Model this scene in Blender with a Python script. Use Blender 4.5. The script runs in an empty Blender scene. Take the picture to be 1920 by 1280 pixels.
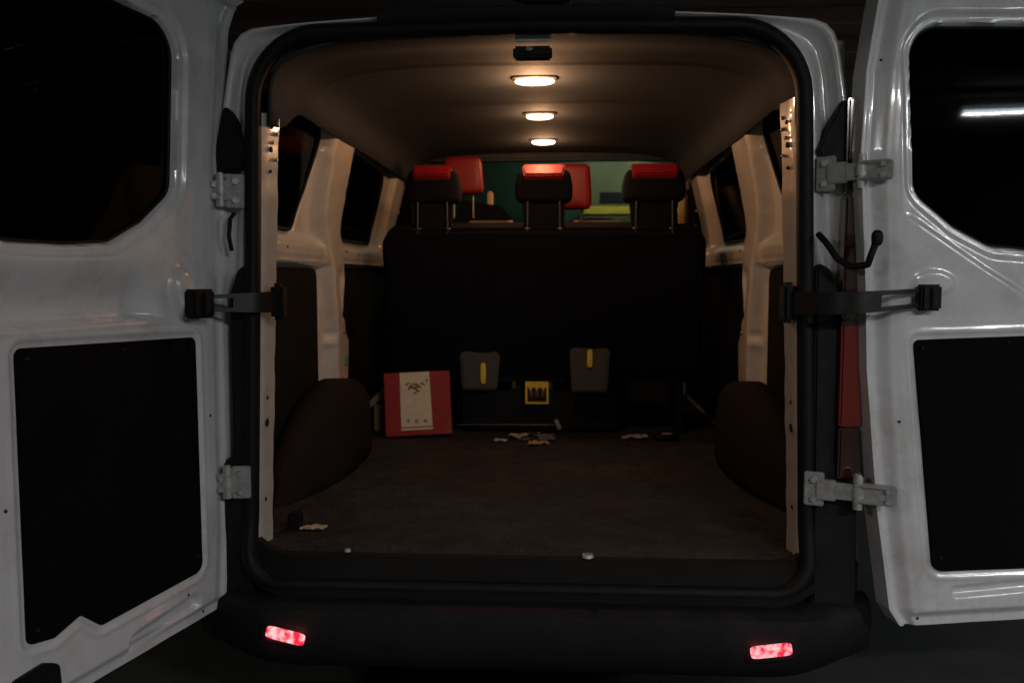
import bpy, bmesh, math, random
import numpy as np
from mathutils import Vector
random.seed(7)
np.random.seed(7)
sc = bpy.context.scene
col = sc.collection

# ------------------------------------------------------------------ camera
PSI = math.atan(95 / 1610)
THETA = math.atan(121 / 1610)
cam_d = bpy.data.cameras.new("camera")
cam_d.sensor_width = 36
cam_d.lens = 36 * 1610 / 1920
cam_d.clip_start = 0.05
cam_d.clip_end = 200
cam = bpy.data.objects.new("camera", cam_d)
cam.location = (0.092, -2.3, 1.39)
cam.rotation_euler = (math.pi / 2 - THETA, 0, PSI)
cam_d.dof.use_dof = True
cam_d.dof.focus_distance = 2.15
cam_d.dof.aperture_fstop = 3.8
col.objects.link(cam)
sc.camera = cam

# ------------------------------------------------------------------ world, exposure
w = bpy.data.worlds.new("World")
sc.world = w
w.use_nodes = True
w.node_tree.nodes["Background"].inputs[0].default_value = (0.5, 0.55, 0.6, 1)
w.node_tree.nodes["Background"].inputs[1].default_value = 0.004
sc.view_settings.view_transform = 'Standard'
sc.view_settings.look = 'None'
sc.view_settings.exposure = 0
sc.view_settings.gamma = 1
sc.cycles.max_bounces = 8
sc.cycles.use_denoising = True

# garage tube lights: (x, y, z, rotation z, length, watts, colour)
TUBES = [
    (5.05, -2.95, 2.60, math.radians(30), 1.2, 104.0, (0.93, 0.95, 1.0)),
    (-2.6, -3.6, 2.60, math.radians(90), 1.2, 34.0, (1.0, 0.84, 0.76)),
    (1.9, -3.6, 2.60, math.radians(0), 1.2, 66.0, (1.0, 0.91, 0.88)),
    (0.7, 4.9, 2.60, math.radians(0), 1.2, 1.6, (0.9, 1.0, 0.9)),  # added tube, out of view, to light the wall beyond the windscreen
]

# ------------------------------------------------------------------ materials
def mat(name, color, rough=0.5, metal=0.0, coat=0.0, noise=0.0, nscale=20.0, bump=0.0, bscale=60.0,
        color2=None, spec=0.5, dirt=None, dscale=3.0, damt=0.4):
    m = bpy.data.materials.new(name)
    m.use_nodes = True
    nt = m.node_tree
    b = nt.nodes["Principled BSDF"]
    b.inputs["Base Color"].default_value = (*color, 1)
    b.inputs["Roughness"].default_value = rough
    b.inputs["Metallic"].default_value = metal
    b.inputs["Coat Weight"].default_value = coat
    b.inputs["Coat Roughness"].default_value = 0.08
    b.inputs["Specular IOR Level"].default_value = spec
    tc = nt.nodes.new("ShaderNodeTexCoord")
    last = None
    if noise or color2:
        n = nt.nodes.new("ShaderNodeTexNoise")
        n.inputs["Scale"].default_value = nscale
        n.inputs["Detail"].default_value = 8
        n.inputs["Roughness"].default_value = 0.65
        nt.links.new(tc.outputs["Object"], n.inputs["Vector"])
        r = nt.nodes.new("ShaderNodeValToRGB")
        r.color_ramp.elements[0].position = 0.3
        r.color_ramp.elements[1].position = 0.7
        c2 = color2 or tuple(c * (1 - noise) for c in color)
        r.color_ramp.elements[0].color = (*c2, 1)
        r.color_ramp.elements[1].color = (*color, 1)
        nt.links.new(n.outputs["Fac"], r.inputs["Fac"])
        last = r.outputs["Color"]
        mr = nt.nodes.new("ShaderNodeMapRange")
        mr.inputs["To Min"].default_value = max(0.02, rough * 0.75)
        mr.inputs["To Max"].default_value = min(1, rough * 1.3)
        nt.links.new(n.outputs["Fac"], mr.inputs["Value"])
        nt.links.new(mr.outputs["Result"], b.inputs["Roughness"])
    if dirt:
        n2 = nt.nodes.new("ShaderNodeTexNoise")
        n2.inputs["Scale"].default_value = dscale
        n2.inputs["Detail"].default_value = 10
        n2.inputs["Roughness"].default_value = 0.75
        nt.links.new(tc.outputs["Object"], n2.inputs["Vector"])
        mr2 = nt.nodes.new("ShaderNodeMapRange")
        mr2.inputs["From Min"].default_value = 0.48
        mr2.inputs["From Max"].default_value = 0.8
        mr2.inputs["To Max"].default_value = damt
        nt.links.new(n2.outputs["Fac"], mr2.inputs["Value"])
        mx = nt.nodes.new("ShaderNodeMix")
        mx.data_type = 'RGBA'
        nt.links.new(mr2.outputs["Result"], mx.inputs[0])
        if last:
            nt.links.new(last, mx.inputs[6])
        else:
            mx.inputs[6].default_value = (*color, 1)
        mx.inputs[7].default_value = (*dirt, 1)
        last = mx.outputs[2]
    if last:
        nt.links.new(last, b.inputs["Base Color"])
    if bump:
        n3 = nt.nodes.new("ShaderNodeTexNoise")
        n3.inputs["Scale"].default_value = bscale
        n3.inputs["Detail"].default_value = 6
        nt.links.new(tc.outputs["Object"], n3.inputs["Vector"])
        bp = nt.nodes.new("ShaderNodeBump")
        bp.inputs["Strength"].default_value = bump
        bp.inputs["Distance"].default_value = 0.01
        nt.links.new(n3.outputs["Fac"], bp.inputs["Height"])
        nt.links.new(bp.outputs["Normal"], b.inputs["Normal"])
    return m

def emis(name, c1, c2, strength, scale=0.0):
    m = bpy.data.materials.new(name)
    m.use_nodes = True
    nt = m.node_tree
    nt.nodes.clear()
    o = nt.nodes.new("ShaderNodeOutputMaterial")
    e = nt.nodes.new("ShaderNodeEmission")
    e.inputs[1].default_value = strength
    e.inputs[0].default_value = (*c1, 1)
    nt.links.new(e.outputs[0], o.inputs[0])
    if scale:
        tc = nt.nodes.new("ShaderNodeTexCoord")
        n = nt.nodes.new("ShaderNodeTexNoise")
        n.inputs["Scale"].default_value = scale
        n.inputs["Detail"].default_value = 3
        nt.links.new(tc.outputs["Object"], n.inputs["Vector"])
        r = nt.nodes.new("ShaderNodeValToRGB")
        r.color_ramp.elements[0].color = (*c1, 1)
        r.color_ramp.elements[1].color = (*c2, 1)
        r.color_ramp.elements[0].position = 0.36
        r.color_ramp.elements[1].position = 0.62
        nt.links.new(n.outputs["Fac"], r.inputs["Fac"])
        nt.links.new(r.outputs["Color"], e.inputs[0])
    return m

def glass(name, tint, mix=0.5, rough=0.03):
    """dark tinted pane: part lets light through, part mirrors"""
    m = bpy.data.materials.new(name)
    m.use_nodes = True
    nt = m.node_tree
    nt.nodes.clear()
    o = nt.nodes.new("ShaderNodeOutputMaterial")
    t = nt.nodes.new("ShaderNodeBsdfTransparent")
    t.inputs[0].default_value = (*tint, 1)
    g = nt.nodes.new("ShaderNodeBsdfGlossy")
    g.inputs["Roughness"].default_value = rough
    g.inputs["Color"].default_value = (mix, mix, mix, 1)
    f = nt.nodes.new("ShaderNodeFresnel")
    f.inputs[0].default_value = 1.5
    mx = nt.nodes.new("ShaderNodeMixShader")
    nt.links.new(f.outputs[0], mx.inputs[0])
    nt.links.new(t.outputs[0], mx.inputs[1])
    nt.links.new(g.outputs[0], mx.inputs[2])
    nt.links.new(mx.outputs[0], o.inputs[0])
    return m

M = dict(
    paint=mat("white_paint", (0.66, 0.67, 0.69), rough=0.28, coat=1.0, noise=0.10, nscale=7, bump=0.10, bscale=11,
              dirt=(0.26, 0.22, 0.19), dscale=5.5, damt=0.55),
    paint_in=mat("interior_white_paint", (0.62, 0.59, 0.55), rough=0.3, coat=1.0, noise=0.1, nscale=30, bump=0.12, bscale=25,
                 dirt=(0.30, 0.2, 0.12), dscale=14, damt=0.35),  # brown blotches stand in for warm reflections as well as dirt
    rubber=mat("black_rubber", (0.006, 0.006, 0.007), rough=0.6, spec=0.25, noise=0.4, nscale=40, bump=0.1, bscale=120),
    plastic=mat("dark_plastic", (0.006, 0.006, 0.0075), rough=0.65, spec=0.25, noise=0.3, nscale=30, bump=0.25, bscale=260,
                dirt=(0.022, 0.02, 0.018), dscale=7, damt=0.6),
    sill=mat("worn_sill_plastic", (0.006, 0.0055, 0.005), rough=0.75, spec=0.2, noise=0.35, nscale=18, bump=0.2, bscale=160,
             dirt=(0.014, 0.012, 0.010), dscale=9, damt=0.6),
    board=mat("black_hardboard", (0.004, 0.003, 0.004), rough=0.8, noise=0.3, nscale=50, bump=0.3, bscale=300, spec=0.08),
    wallboard=mat("brown_hardboard", (0.009, 0.007, 0.006), rough=0.85, noise=0.3, nscale=50, bump=0.3, bscale=300, spec=0.1),
    glass=glass("tinted_glass", (0.10, 0.11, 0.11), 0.35, 0.10),
    doorglass=glass("dark_door_glass", (0.03, 0.035, 0.04), 0.22),
    windscreen=glass("clear_glass", (0.8, 0.85, 0.82)),
    liner=mat("grey_headliner_cloth", (0.040, 0.045, 0.054), rough=0.95, noise=0.15, nscale=90, bump=0.35, bscale=500, spec=0.1,
              dirt=(0.060, 0.056, 0.054), dscale=2.2, damt=0.7),
    mat_floor=mat("worn_brown_floor_mat", (0.037, 0.035, 0.037), rough=0.9, noise=0.6, nscale=13, bump=0.8, bscale=45, spec=0.2,
                  dirt=(0.085, 0.072, 0.062), dscale=4, damt=0.5),
    arch=mat("wheel_arch_carpet", (0.021, 0.0145, 0.013), rough=0.95, noise=0.3, nscale=60, bump=0.5, bscale=300, spec=0.1),
    seatcloth=mat("black_seat_cloth", (0.0055, 0.0055, 0.009), rough=0.9, noise=0.3, nscale=80, bump=0.3, bscale=400, spec=0.15),
    red=mat("red_vinyl", (0.28, 0.007, 0.014), rough=0.5, noise=0.2, nscale=20, bump=0.1, bscale=60),
    metal=mat("brushed_steel", (0.55, 0.55, 0.55), rough=0.3, metal=1.0, noise=0.2, nscale=40),
    dullmetal=mat("dull_steel", (0.13, 0.13, 0.13), rough=0.4, metal=1.0, noise=0.2, nscale=40),
    hingepaint=mat("dirty_hinge_paint", (0.36, 0.37, 0.37), rough=0.5, coat=0.2, noise=0.3, nscale=40, bump=0.2, bscale=90, dirt=(0.12, 0.11, 0.10), dscale=25, damt=0.8),
    bezel=mat("dark_lamp_bezel", (0.05, 0.045, 0.04), rough=0.6),
    zinc=mat("dusty_metal", (0.50, 0.52, 0.50), rough=0.45, metal=0.35, noise=0.35, nscale=30, bump=0.2, bscale=80),
    hole=mat("dark_hole_fill", (0.01, 0.008, 0.007), rough=0.8),
    tail=mat("dark_red_lens", (0.19, 0.010, 0.008), rough=0.15, coat=1.0),
    taildark=mat("smoked_lens", (0.035, 0.008, 0.007), rough=0.15, coat=1.0),
    fog=emis("lit_red_lens", (1.0, 0.50, 0.52), (0.80, 0.015, 0.05), 1.25, 60),
    dome=emis("lit_dome_lens", (1.0, 0.72, 0.42), (1, 1, 1), 9.0),
    tube=emis("lit_tube", (0.8, 0.95, 1.0), (1, 1, 1), 55.0),
    cardboard_red=mat("red_printed_card", (0.40, 0.015, 0.018), rough=0.55, noise=0.22, nscale=14, bump=0.15, bscale=30,
                      dirt=(0.25, 0.12, 0.1), dscale=12, damt=0.4),
    cream=mat("cream_print", (0.90, 0.80, 0.60), rough=0.6, noise=0.15, nscale=25),
    ink=mat("brown_ink", (0.12, 0.07, 0.04), rough=0.6),
    ink_red=mat("rust_ink", (0.38, 0.15, 0.07), rough=0.6, noise=0.5, nscale=80),
    bluerag=mat("blue_grey_rag", (0.13, 0.16, 0.20), rough=0.8, noise=0.4, nscale=60),
    tan=mat("tan_cardboard", (0.45, 0.28, 0.15), rough=0.8, noise=0.2, nscale=20),
    paper=mat("pale_paper", (0.48, 0.38, 0.24), rough=0.85, noise=0.2, nscale=60),
    whitepaper=mat("white_scrap", (0.40, 0.38, 0.37), rough=0.7, noise=0.2, nscale=60),
    yellow=mat("yellow_plastic", (0.95, 0.68, 0.06), rough=0.5, noise=0.2, nscale=50),
    grey=mat("grey_webbing", (0.085, 0.085, 0.08), rough=0.9, noise=0.3, nscale=60, bump=0.3, bscale=300),
    seatgrey=mat("grey_seat_plastic", (0.20, 0.16, 0.13), rough=0.6, noise=0.2, nscale=30),
    orange=mat("beige_trim_plastic", (0.60, 0.42, 0.24), rough=0.5, noise=0.2, nscale=30),
    concrete=mat("dark_concrete", (0.055, 0.062, 0.055), rough=0.8, noise=0.4, nscale=3, bump=0.3, bscale=30,
                 dirt=(0.03, 0.03, 0.03), dscale=2, damt=0.7),
    ceilmat=mat("lifted_ceiling", (0.42, 0.33, 0.30), rough=0.9, noise=0.35, nscale=2.5, bump=0.2, bscale=20),  # ceiling and beam colours raised to stand in for upward tube light
    beam=mat("brown_beam_paint", (0.36, 0.22, 0.20), rough=0.7, noise=0.3, nscale=6, bump=0.2, bscale=30),
    wallmat=mat("dull_green_wall_paint", (0.10, 0.13, 0.10), rough=0.8, noise=0.3, nscale=2, bump=0.2, bscale=25),
    green=mat("green_wall_paint", (0.045, 0.11, 0.05), rough=0.6, noise=0.25, nscale=3, bump=0.1, bscale=30),
    yellowwall=mat("yellow_green_board", (0.20, 0.19, 0.07), rough=0.6, noise=0.25, nscale=4),
    tyre=mat("tyre_rubber", (0.02, 0.02, 0.02), rough=0.8, bump=0.3, bscale=80),
    leafgreen=mat("green_tape", (0.12, 0.35, 0.16), rough=0.5),
)

# ------------------------------------------------------------------ helpers
def wloc(o):
    v = Vector((0, 0, 0))
    while o:
        v += Vector(o.location)
        o = o.parent
    return v

def mesh(name, verts, faces, m, parent=None, smooth=False, loc=None, normals=True, autosmooth=None):
    me = bpy.data.meshes.new(name)
    base = Vector(loc) if loc else (wloc(parent) if parent else Vector((0, 0, 0)))
    V = np.asarray(verts, float) - np.array(base)[None, :]
    me.from_pydata(V.tolist(), [], [tuple(int(i) for i in f) for f in faces])
    if normals:
        bm = bmesh.new()
        bm.from_mesh(me)
        bmesh.ops.recalc_face_normals(bm, faces=bm.faces)
        bm.to_mesh(me)
        bm.free()
    me.materials.append(m)
    if smooth:
        me.shade_smooth()
        if autosmooth:
            me.set_sharp_from_angle(angle=math.radians(autosmooth))
    o = bpy.data.objects.new(name, me)
    col.objects.link(o)
    if parent:
        o.parent = parent
    elif loc:
        o.location = loc
    return o

def tag(o, label=None, cat=None, group=None, kind=None):
    if label: o["label"] = label
    if cat: o["category"] = cat
    if group: o["group"] = group
    if kind: o["kind"] = kind
    return o

def thing(name, loc, label, cat, group=None):
    o = bpy.data.objects.new(name, None)
    o.empty_display_size = 0.1
    o.location = loc
    col.objects.link(o)
    return tag(o, label, cat, group)

def bevel(o, width=0.005, seg=2, angle=40):
    me = o.data
    bm = bmesh.new()
    bm.from_mesh(me)
    es = [e for e in bm.edges if len(e.link_faces) == 2 and e.calc_face_angle(0) > math.radians(angle)]
    if es:
        bmesh.ops.bevel(bm, geom=es, offset=width, segments=seg, affect='EDGES', clamp_overlap=True)
    bm.to_mesh(me)
    bm.free()
    me.shade_smooth()
    me.set_sharp_from_angle(angle=math.radians(50))
    return o

def boxv(c, s, ax=None):
    """8 verts of a box, centre c, full sizes s, axes ax"""
    c = np.array(c, float)
    if ax is None:
        ax = np.eye(3)
    ax = np.array(ax, float)
    v = []
    for k in (-1, 1):
        for j in (-1, 1):
            for i in (-1, 1):
                v.append(c + ax[0] * i * s[0] / 2 + ax[1] * j * s[1] / 2 + ax[2] * k * s[2] / 2)
    f = [(0, 2, 3, 1), (4, 5, 7, 6), (0, 1, 5, 4), (2, 6, 7, 3), (0, 4, 6, 2), (1, 3, 7, 5)]
    return v, f

def join(parts):
    V, F = [], []
    for v, f in parts:
        n = len(V)
        V += [np.array(q, float) for q in v]
        F += [tuple(i + n for i in ff) for ff in f]
    return V, F

def box(name, c, s, m, parent=None, ax=None, bev=0.004, loc=None):
    v, f = boxv(c, s, ax)
    o = mesh(name, v, f, m, parent, loc=loc)
    if bev:
        bevel(o, bev)
    return o

def cylv(p0, p1, r0, r1=None, n=16):
    p0 = np.array(p0, float); p1 = np.array(p1, float)
    r1 = r0 if r1 is None else r1
    d = p1 - p0
    d = d / np.linalg.norm(d)
    a = np.cross(d, (0, 0, 1.0))
    if np.linalg.norm(a) < 1e-3:
        a = np.cross(d, (0, 1.0, 0))
    a /= np.linalg.norm(a)
    b = np.cross(d, a)
    V = []
    for p, r in ((p0, r0), (p1, r1)):
        for i in range(n):
            t = 2 * math.pi * i / n
            V.append(p + r * (a * math.cos(t) + b * math.sin(t)))
    F = [(i, (i + 1) % n, n + (i + 1) % n, n + i) for i in range(n)]
    F += [tuple(range(n - 1, -1, -1)), tuple(range(n, 2 * n))]
    return V, F

def rpoly(pts, n=8):
    """closed polygon of (x, y, radius) -> list of 2D points with rounded corners"""
    out = []
    N = len(pts)
    for i in range(N):
        p = np.array(pts[i][:2], float)
        r = pts[i][2] if len(pts[i]) > 2 else 0
        a = np.array(pts[i - 1][:2], float) - p
        b = np.array(pts[(i + 1) % N][:2], float) - p
        la, lb = np.linalg.norm(a), np.linalg.norm(b)
        a /= la; b /= lb
        if r <= 0:
            out.append(p); continue
        ang = math.acos(max(-1, min(1, float(a @ b))))
        if ang > math.pi - 0.02:
            out.append(p); continue
        t = min(r / math.tan(ang / 2), la * 0.49, lb * 0.49)
        rr = t * math.tan(ang / 2)
        c = p + (a + b) / np.linalg.norm(a + b) * (rr / math.sin(ang / 2))
        s0 = p + a * t - c
        s1 = p + b * t - c
        a0 = math.atan2(s0[1], s0[0]); a1 = math.atan2(s1[1], s1[0])
        da = (a1 - a0 + math.pi) % (2 * math.pi) - math.pi
        for k in range(n + 1):
            th = a0 + da * k / n
            out.append(c + rr * np.array([math.cos(th), math.sin(th)]))
    return np.array(out)

def resample(poly, n):
    P = np.vstack([poly, poly[:1]])
    L = np.r_[0, np.cumsum(np.linalg.norm(np.diff(P, axis=0), axis=1))]
    t = np.linspace(0, L[-1], n, endpoint=False)
    return np.c_[np.interp(t, L, P[:, 0]), np.interp(t, L, P[:, 1])]

def prism(name, poly, fn, h0, h1, m, parent=None, bev=0.0, smooth=True, loc=None):
    """poly of 2D points; fn(a, b, h) -> xyz"""
    n = len(poly)
    V = [fn(p[0], p[1], h0) for p in poly] + [fn(p[0], p[1], h1) for p in poly]
    F = [tuple(range(n)), tuple(range(2 * n - 1, n - 1, -1))]
    F += [(i, (i + 1) % n, n + (i + 1) % n, n + i) for i in range(n)]
    o = mesh(name, V, F, m, parent, loc=loc)
    if bev:
        bevel(o, bev, 2, 60)
    elif smooth:
        o.data.shade_smooth()
        o.data.set_sharp_from_angle(angle=math.radians(40))
    return o

def sdf(poly, X, Y):
    """signed distance to closed polygon, negative inside (arrays)"""
    P = np.asarray(poly); Q = np.roll(P, -1, axis=0)
    d = np.full(X.shape, 1e9)
    inside = np.zeros(X.shape, bool)
    for a, b in zip(P, Q):
        ex, ey = b - a
        wx, wy = X - a[0], Y - a[1]
        t = np.clip((wx * ex + wy * ey) / (ex * ex + ey * ey + 1e-12), 0, 1)
        d = np.minimum(d, np.hypot(wx - ex * t, wy - ey * t))
        c = ((a[1] <= Y) & (b[1] > Y)) | ((b[1] <= Y) & (a[1] > Y))
        if ey != 0:
            xi = a[0] + (Y - a[1]) * ex / ey
            inside ^= c & (X < xi)
    return np.where(inside, -d, d)

def ss(x):
    x = np.clip(x, 0, 1)
    return x * x * (3 - 2 * x)

def slab(name, U, Vv, H, mask, fn, back, m, parent=None, loc=None):
    """relief sheet: front at height H, back at height `back`, faces kept where mask (per face) is true"""
    nu, nv = U.shape
    P = fn(U, Vv, H).reshape(-1, 3)
    B = fn(U, Vv, np.full(U.shape, back)).reshape(-1, 3)
    idx = np.arange(nu * nv).reshape(nu, nv)
    F = []
    off = nu * nv
    for i in range(nu - 1):
        for j in range(nv - 1):
            if not mask[i, j]:
                continue
            a, b, c, d = idx[i, j], idx[i + 1, j], idx[i + 1, j + 1], idx[i, j + 1]
            F.append((a, b, c, d))
            F.append((d + off, c + off, b + off, a + off))
            if i == 0 or not mask[i - 1, j]:
                F.append((a, d, d + off, a + off))
            if i == nu - 2 or not mask[i + 1, j]:
                F.append((c, b, b + off, c + off))
            if j == 0 or not mask[i, j - 1]:
                F.append((b, a, a + off, b + off))
            if j == nv - 2 or not mask[i, j + 1]:
                F.append((d, c, c + off, d + off))
    V = np.vstack([P, B])
    used = np.zeros(len(V), bool)
    Fa = np.array(F)
    used[Fa.ravel()] = True
    remap = np.cumsum(used) - 1
    o = mesh(name, V[used], remap[Fa], m, parent, loc=loc)
    o.data.shade_smooth()
    o.data.set_sharp_from_angle(angle=math.radians(60))
    return o

def sweep(name, path, prof, m, parent=None, closed=True, up=(0, 1, 0), smooth=True):
    """path (n,3); prof list of (a, b): a along outward side normal, b along `up`"""
    P = np.array(path, float)
    n = len(P)
    up = np.array(up, float)
    V, F = [], []
    k = len(prof)
    for i in range(n):
        if closed:
            t = P[(i + 1) % n] - P[i - 1]
        else:
            t = P[min(i + 1, n - 1)] - P[max(i - 1, 0)]
        t /= np.linalg.norm(t)
        s = np.cross(t, up)
        s /= np.linalg.norm(s)
        u = np.cross(s, t)
        for a, b in prof:
            V.append(P[i] + s * a + u * b)
    for i in range(n if closed else n - 1):
        j = (i + 1) % n
        for q in range(k):
            r = (q + 1) % k
            F.append((i * k + q, i * k + r, j * k + r, j * k + q))
    if not closed:
        F.append(tuple(range(k)))
        F.append(tuple(range((n - 1) * k, n * k)))
    o = mesh(name, V, F, m, parent)
    if smooth:
        o.data.shade_smooth()
        o.data.set_sharp_from_angle(angle=math.radians(50))
    return o

def circ(r, n=10):
    return [(r * math.cos(2 * math.pi * i / n), r * math.sin(2 * math.pi * i / n)) for i in range(n)]

def cushion(name, c, s, m, parent=None, ax=None, e=0.35, n=18, shape=None):
    """soft block: superellipsoid with sizes s"""
    c = np.array(c, float)
    ax = np.eye(3) if ax is None else np.array(ax, float)
    V, F = [], []
    def sp(w_, k):
        return math.copysign(abs(w_) ** k, w_)
    for i in range(n + 1):
        la = -math.pi / 2 + math.pi * i / n
        for j in range(2 * n):
            lo = 2 * math.pi * j / (2 * n)
            x = sp(math.cos(la), e) * sp(math.cos(lo), e)
            y = sp(math.cos(la), e) * sp(math.sin(lo), e)
            z = sp(math.sin(la), e)
            if shape:
                x, y, z = shape(x, y, z)
            V.append(c + ax[0] * x * s[0] / 2 + ax[1] * y * s[1] / 2 + ax[2] * z * s[2] / 2)
    for i in range(n):
        for j in range(2 * n):
            k = (j + 1) % (2 * n)
            F.append((i * 2 * n + j, i * 2 * n + k, (i + 1) * 2 * n + k, (i + 1) * 2 * n + j))
    o = mesh(name, V, F, m, parent)
    bm = bmesh.new(); bm.from_mesh(o.data)
    bmesh.ops.remove_doubles(bm, verts=bm.verts, dist=1e-5)
    bmesh.ops.recalc_face_normals(bm, faces=bm.faces)
    bm.to_mesh(o.data); bm.free()
    o.data.shade_smooth()
    return o

# ------------------------------------------------------------------ the garage (setting)
gx0, gx1, gy0, gy1, gz = -4.5, 6.6, -5.5, 5.6, 2.75
def struct(name, c, s, m):
    return tag(box(name, c, s, m, bev=0), kind="structure")
struct("ground", ((gx0 + gx1) / 2, 0, -0.1), (gx1 - gx0 + 0.6, gy1 - gy0 + 0.6, 0.2), M["concrete"])
ceil = struct("ceiling", ((gx0 + gx1) / 2, 0, gz + 0.1), (gx1 - gx0 + 0.6, gy1 - gy0 + 0.6, 0.2), M["ceilmat"])
struct("wall_left", (gx0 - 0.1, 0, gz / 2), (0.2, gy1 - gy0, gz), M["wallmat"])
struct("wall_right", (gx1 + 0.1, 0, gz / 2), (0.2, gy1 - gy0, gz), M["wallmat"])
struct("wall_front", ((gx0 + gx1) / 2, gy1 + 0.1, gz / 2), (gx1 - gx0, 0.2, gz), M["green"])
struct("wall_back", ((gx0 + gx1) / 2, gy0 - 0.1, gz / 2), (gx1 - gx0, 0.2, gz), M["wallmat"])
for i, y in enumerate((-4.2, -2.4, 1.2, 1.75, 2.3, 2.85, 3.6, 4.6)):
    b_ = box("ceiling_beam", ((gx0 + gx1) / 2, y, gz - 0.045), (gx1 - gx0, 0.11 if i % 2 else 0.16, 0.086), M["beam"], ceil, bev=0.004)
for i, (x, y, z, rz, ln, wt, c) in enumerate(TUBES):
    labs = ["cool white fluorescent tube mirrored in the right door window",
            "warm white fluorescent tube behind the camera on the left",
            "cool white fluorescent tube across the ceiling behind the camera",
            "added unseen fluorescent tube that lights the green wall in front of the van"]
    t = thing("tube_light", (x, y, z), labs[i], "tube light", "fluorescent tubes on the garage ceiling")
    d = np.array([math.cos(rz), math.sin(rz), 0])
    c0 = np.array([x, y, z])
    v, f = cylv(c0 - d * ln / 2, c0 + d * ln / 2, 0.010, n=12)
    o = mesh("tube", v, f, M["tube"], t, smooth=True)
    box("housing", c0 + np.array([0, 0, 0.06]), (ln + 0.06, 0.07, 0.05), M["zinc"], t, ax=[d, np.cross((0, 0, 1), d), (0, 0, 1)])
    for s_ in (-1, 1):
        box("end_cap", c0 + d * s_ * (ln / 2 + 0.012) + np.array([0, 0, 0.015]), (0.022, 0.034, 0.07), M["zinc"], t,
            ax=[d, np.cross((0, 0, 1), d), (0, 0, 1)], bev=0.003)
    for s_ in (-1, 1):
        v, f = cylv(c0 + d * s_ * ln * 0.35 + np.array([0, 0, 0.08]), c0 + d * s_ * ln * 0.35 + np.array([0, 0, gz - z]), 0.006, n=8)
        mesh("hanger", v, f, M["zinc"], t)
    ld = bpy.data.lights.new("tube_glow", 'AREA')
    ld.shape = 'RECTANGLE'
    ld.size = ln; ld.size_y = 0.018
    ld.energy = wt
    ld.color = c
    lo = bpy.data.objects.new("tube_glow", ld)
    lo.location = (0, 0, -0.02)
    lo.rotation_euler = (0, 0, rz)
    lo.parent = t
    col.objects.link(lo)

yb = thing("wall_board", (0.75, gy1, 1.75), "yellow-green board on the green wall beyond the windscreen", "board")
box("board_panel", (0.75, gy1 - 0.02, 2.12), (0.95, 0.04, 0.62), M["yellowwall"], yb)
box("shelf_slot", (0.60, gy1 - 0.045, 2.10), (0.36, 0.012, 0.10), M["hole"], yb, bev=0.002)
box("lower_trim", (0.75, gy1 - 0.05, 1.99), (0.95, 0.02, 0.07), M["yellow"], yb, bev=0.002)

# ------------------------------------------------------------------ the van
van = thing("parked_van", (0, 0, 0), "white van parked in the dark garage with both rear doors swung wide open", "van")

# opening contour, outer edge of the seal
OPEN = rpoly([(0.782, 0.53, 0.11), (0.738, 2.052, 0.20), (0.0, 2.062, 0), (-0.738, 2.052, 0.20), (-0.782, 0.53, 0.11)], 12)
NO = 220
OPENR = resample(OPEN, NO) - np.array([0.013, 0])

def offset(poly, d):
    P = np.asarray(poly)
    t = np.roll(P, -1, 0) - np.roll(P, 1, 0)
    t /= np.linalg.norm(t, axis=1)[:, None]
    nrm = np.c_[t[:, 1], -t[:, 0]]
    c = P.mean(0)
    sgn = np.sign(np.sum((P - c) * nrm, axis=1).mean())
    return P + nrm * sgn * d

# --- rear frame: ring between the opening and the body outline
OUT = rpoly([(0.868, 0.62, 0.03), (0.868, 1.40, 0.3), (0.835, 1.80, 0.3), (0.790, 2.050, 0.07), (0.40, 2.074, 0), (0, 2.092, 0), (-0.40, 2.074, 0),
             (-0.790, 2.050, 0.07), (-0.835, 1.80, 0.3), (-0.868, 1.40, 0.3), (-0.868, 0.62, 0.03)], 10)
def ray_to(poly, c, dirs):
    out = []
    P = np.asarray(poly); Q = np.roll(P, -1, 0)
    for d in dirs:
        best = None
        for a, b in zip(P, Q):
            e = b - a
            den = d[0] * e[1] - d[1] * e[0]
            if abs(den) < 1e-12: continue
            ac = a - c
            t = (ac[0] * e[1] - ac[1] * e[0]) / den
            s_ = (ac[0] * d[1] - ac[1] * d[0]) / den
            if t > 0 and -1e-6 <= s_ <= 1 + 1e-6 and (best is None or t > best):
                best = t
        out.append(c + d * best)
    return np.array(out)
cen = np.array([0, 1.30])
dirs = OPENR - cen
dirs /= np.linalg.norm(dirs, axis=1)[:, None]
OUTR = ray_to(OUT, cen, dirs)
ring_prof = [(-0.25, 0.02), (0.0, 0.012), (0.12, 0.010), (0.22, 0.014), (0.34, 0.034), (0.50, 0.038), (0.62, 0.030), (0.74, 0.006),
             (0.84, -0.004), (0.93, 0.004), (1.0, 0.030), (1.0, 0.075)]
V, F = [], []
for k, (t, y) in enumerate(ring_prof):
    for i in range(NO):
        if t < 0:
            p = OPENR[i] + (cen - OPENR[i]) / np.linalg.norm(cen - OPENR[i]) * 0.03
        else:
            p = OPENR[i] * (1 - t) + OUTR[i] * t
        V.append((p[0], y, p[1]))
for k in range(len(ring_prof) - 1):
    for i in range(NO):
        j = (i + 1) % NO
        F.append((k * NO + i, k * NO + j, (k + 1) * NO + j, (k + 1) * NO + i))
rf = mesh("rear_frame", V, F, M["paint"], van, smooth=True)
md = rf.modifiers.new("thick", 'SOLIDIFY'); md.thickness = 0.002; md.offset = 1

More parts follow.
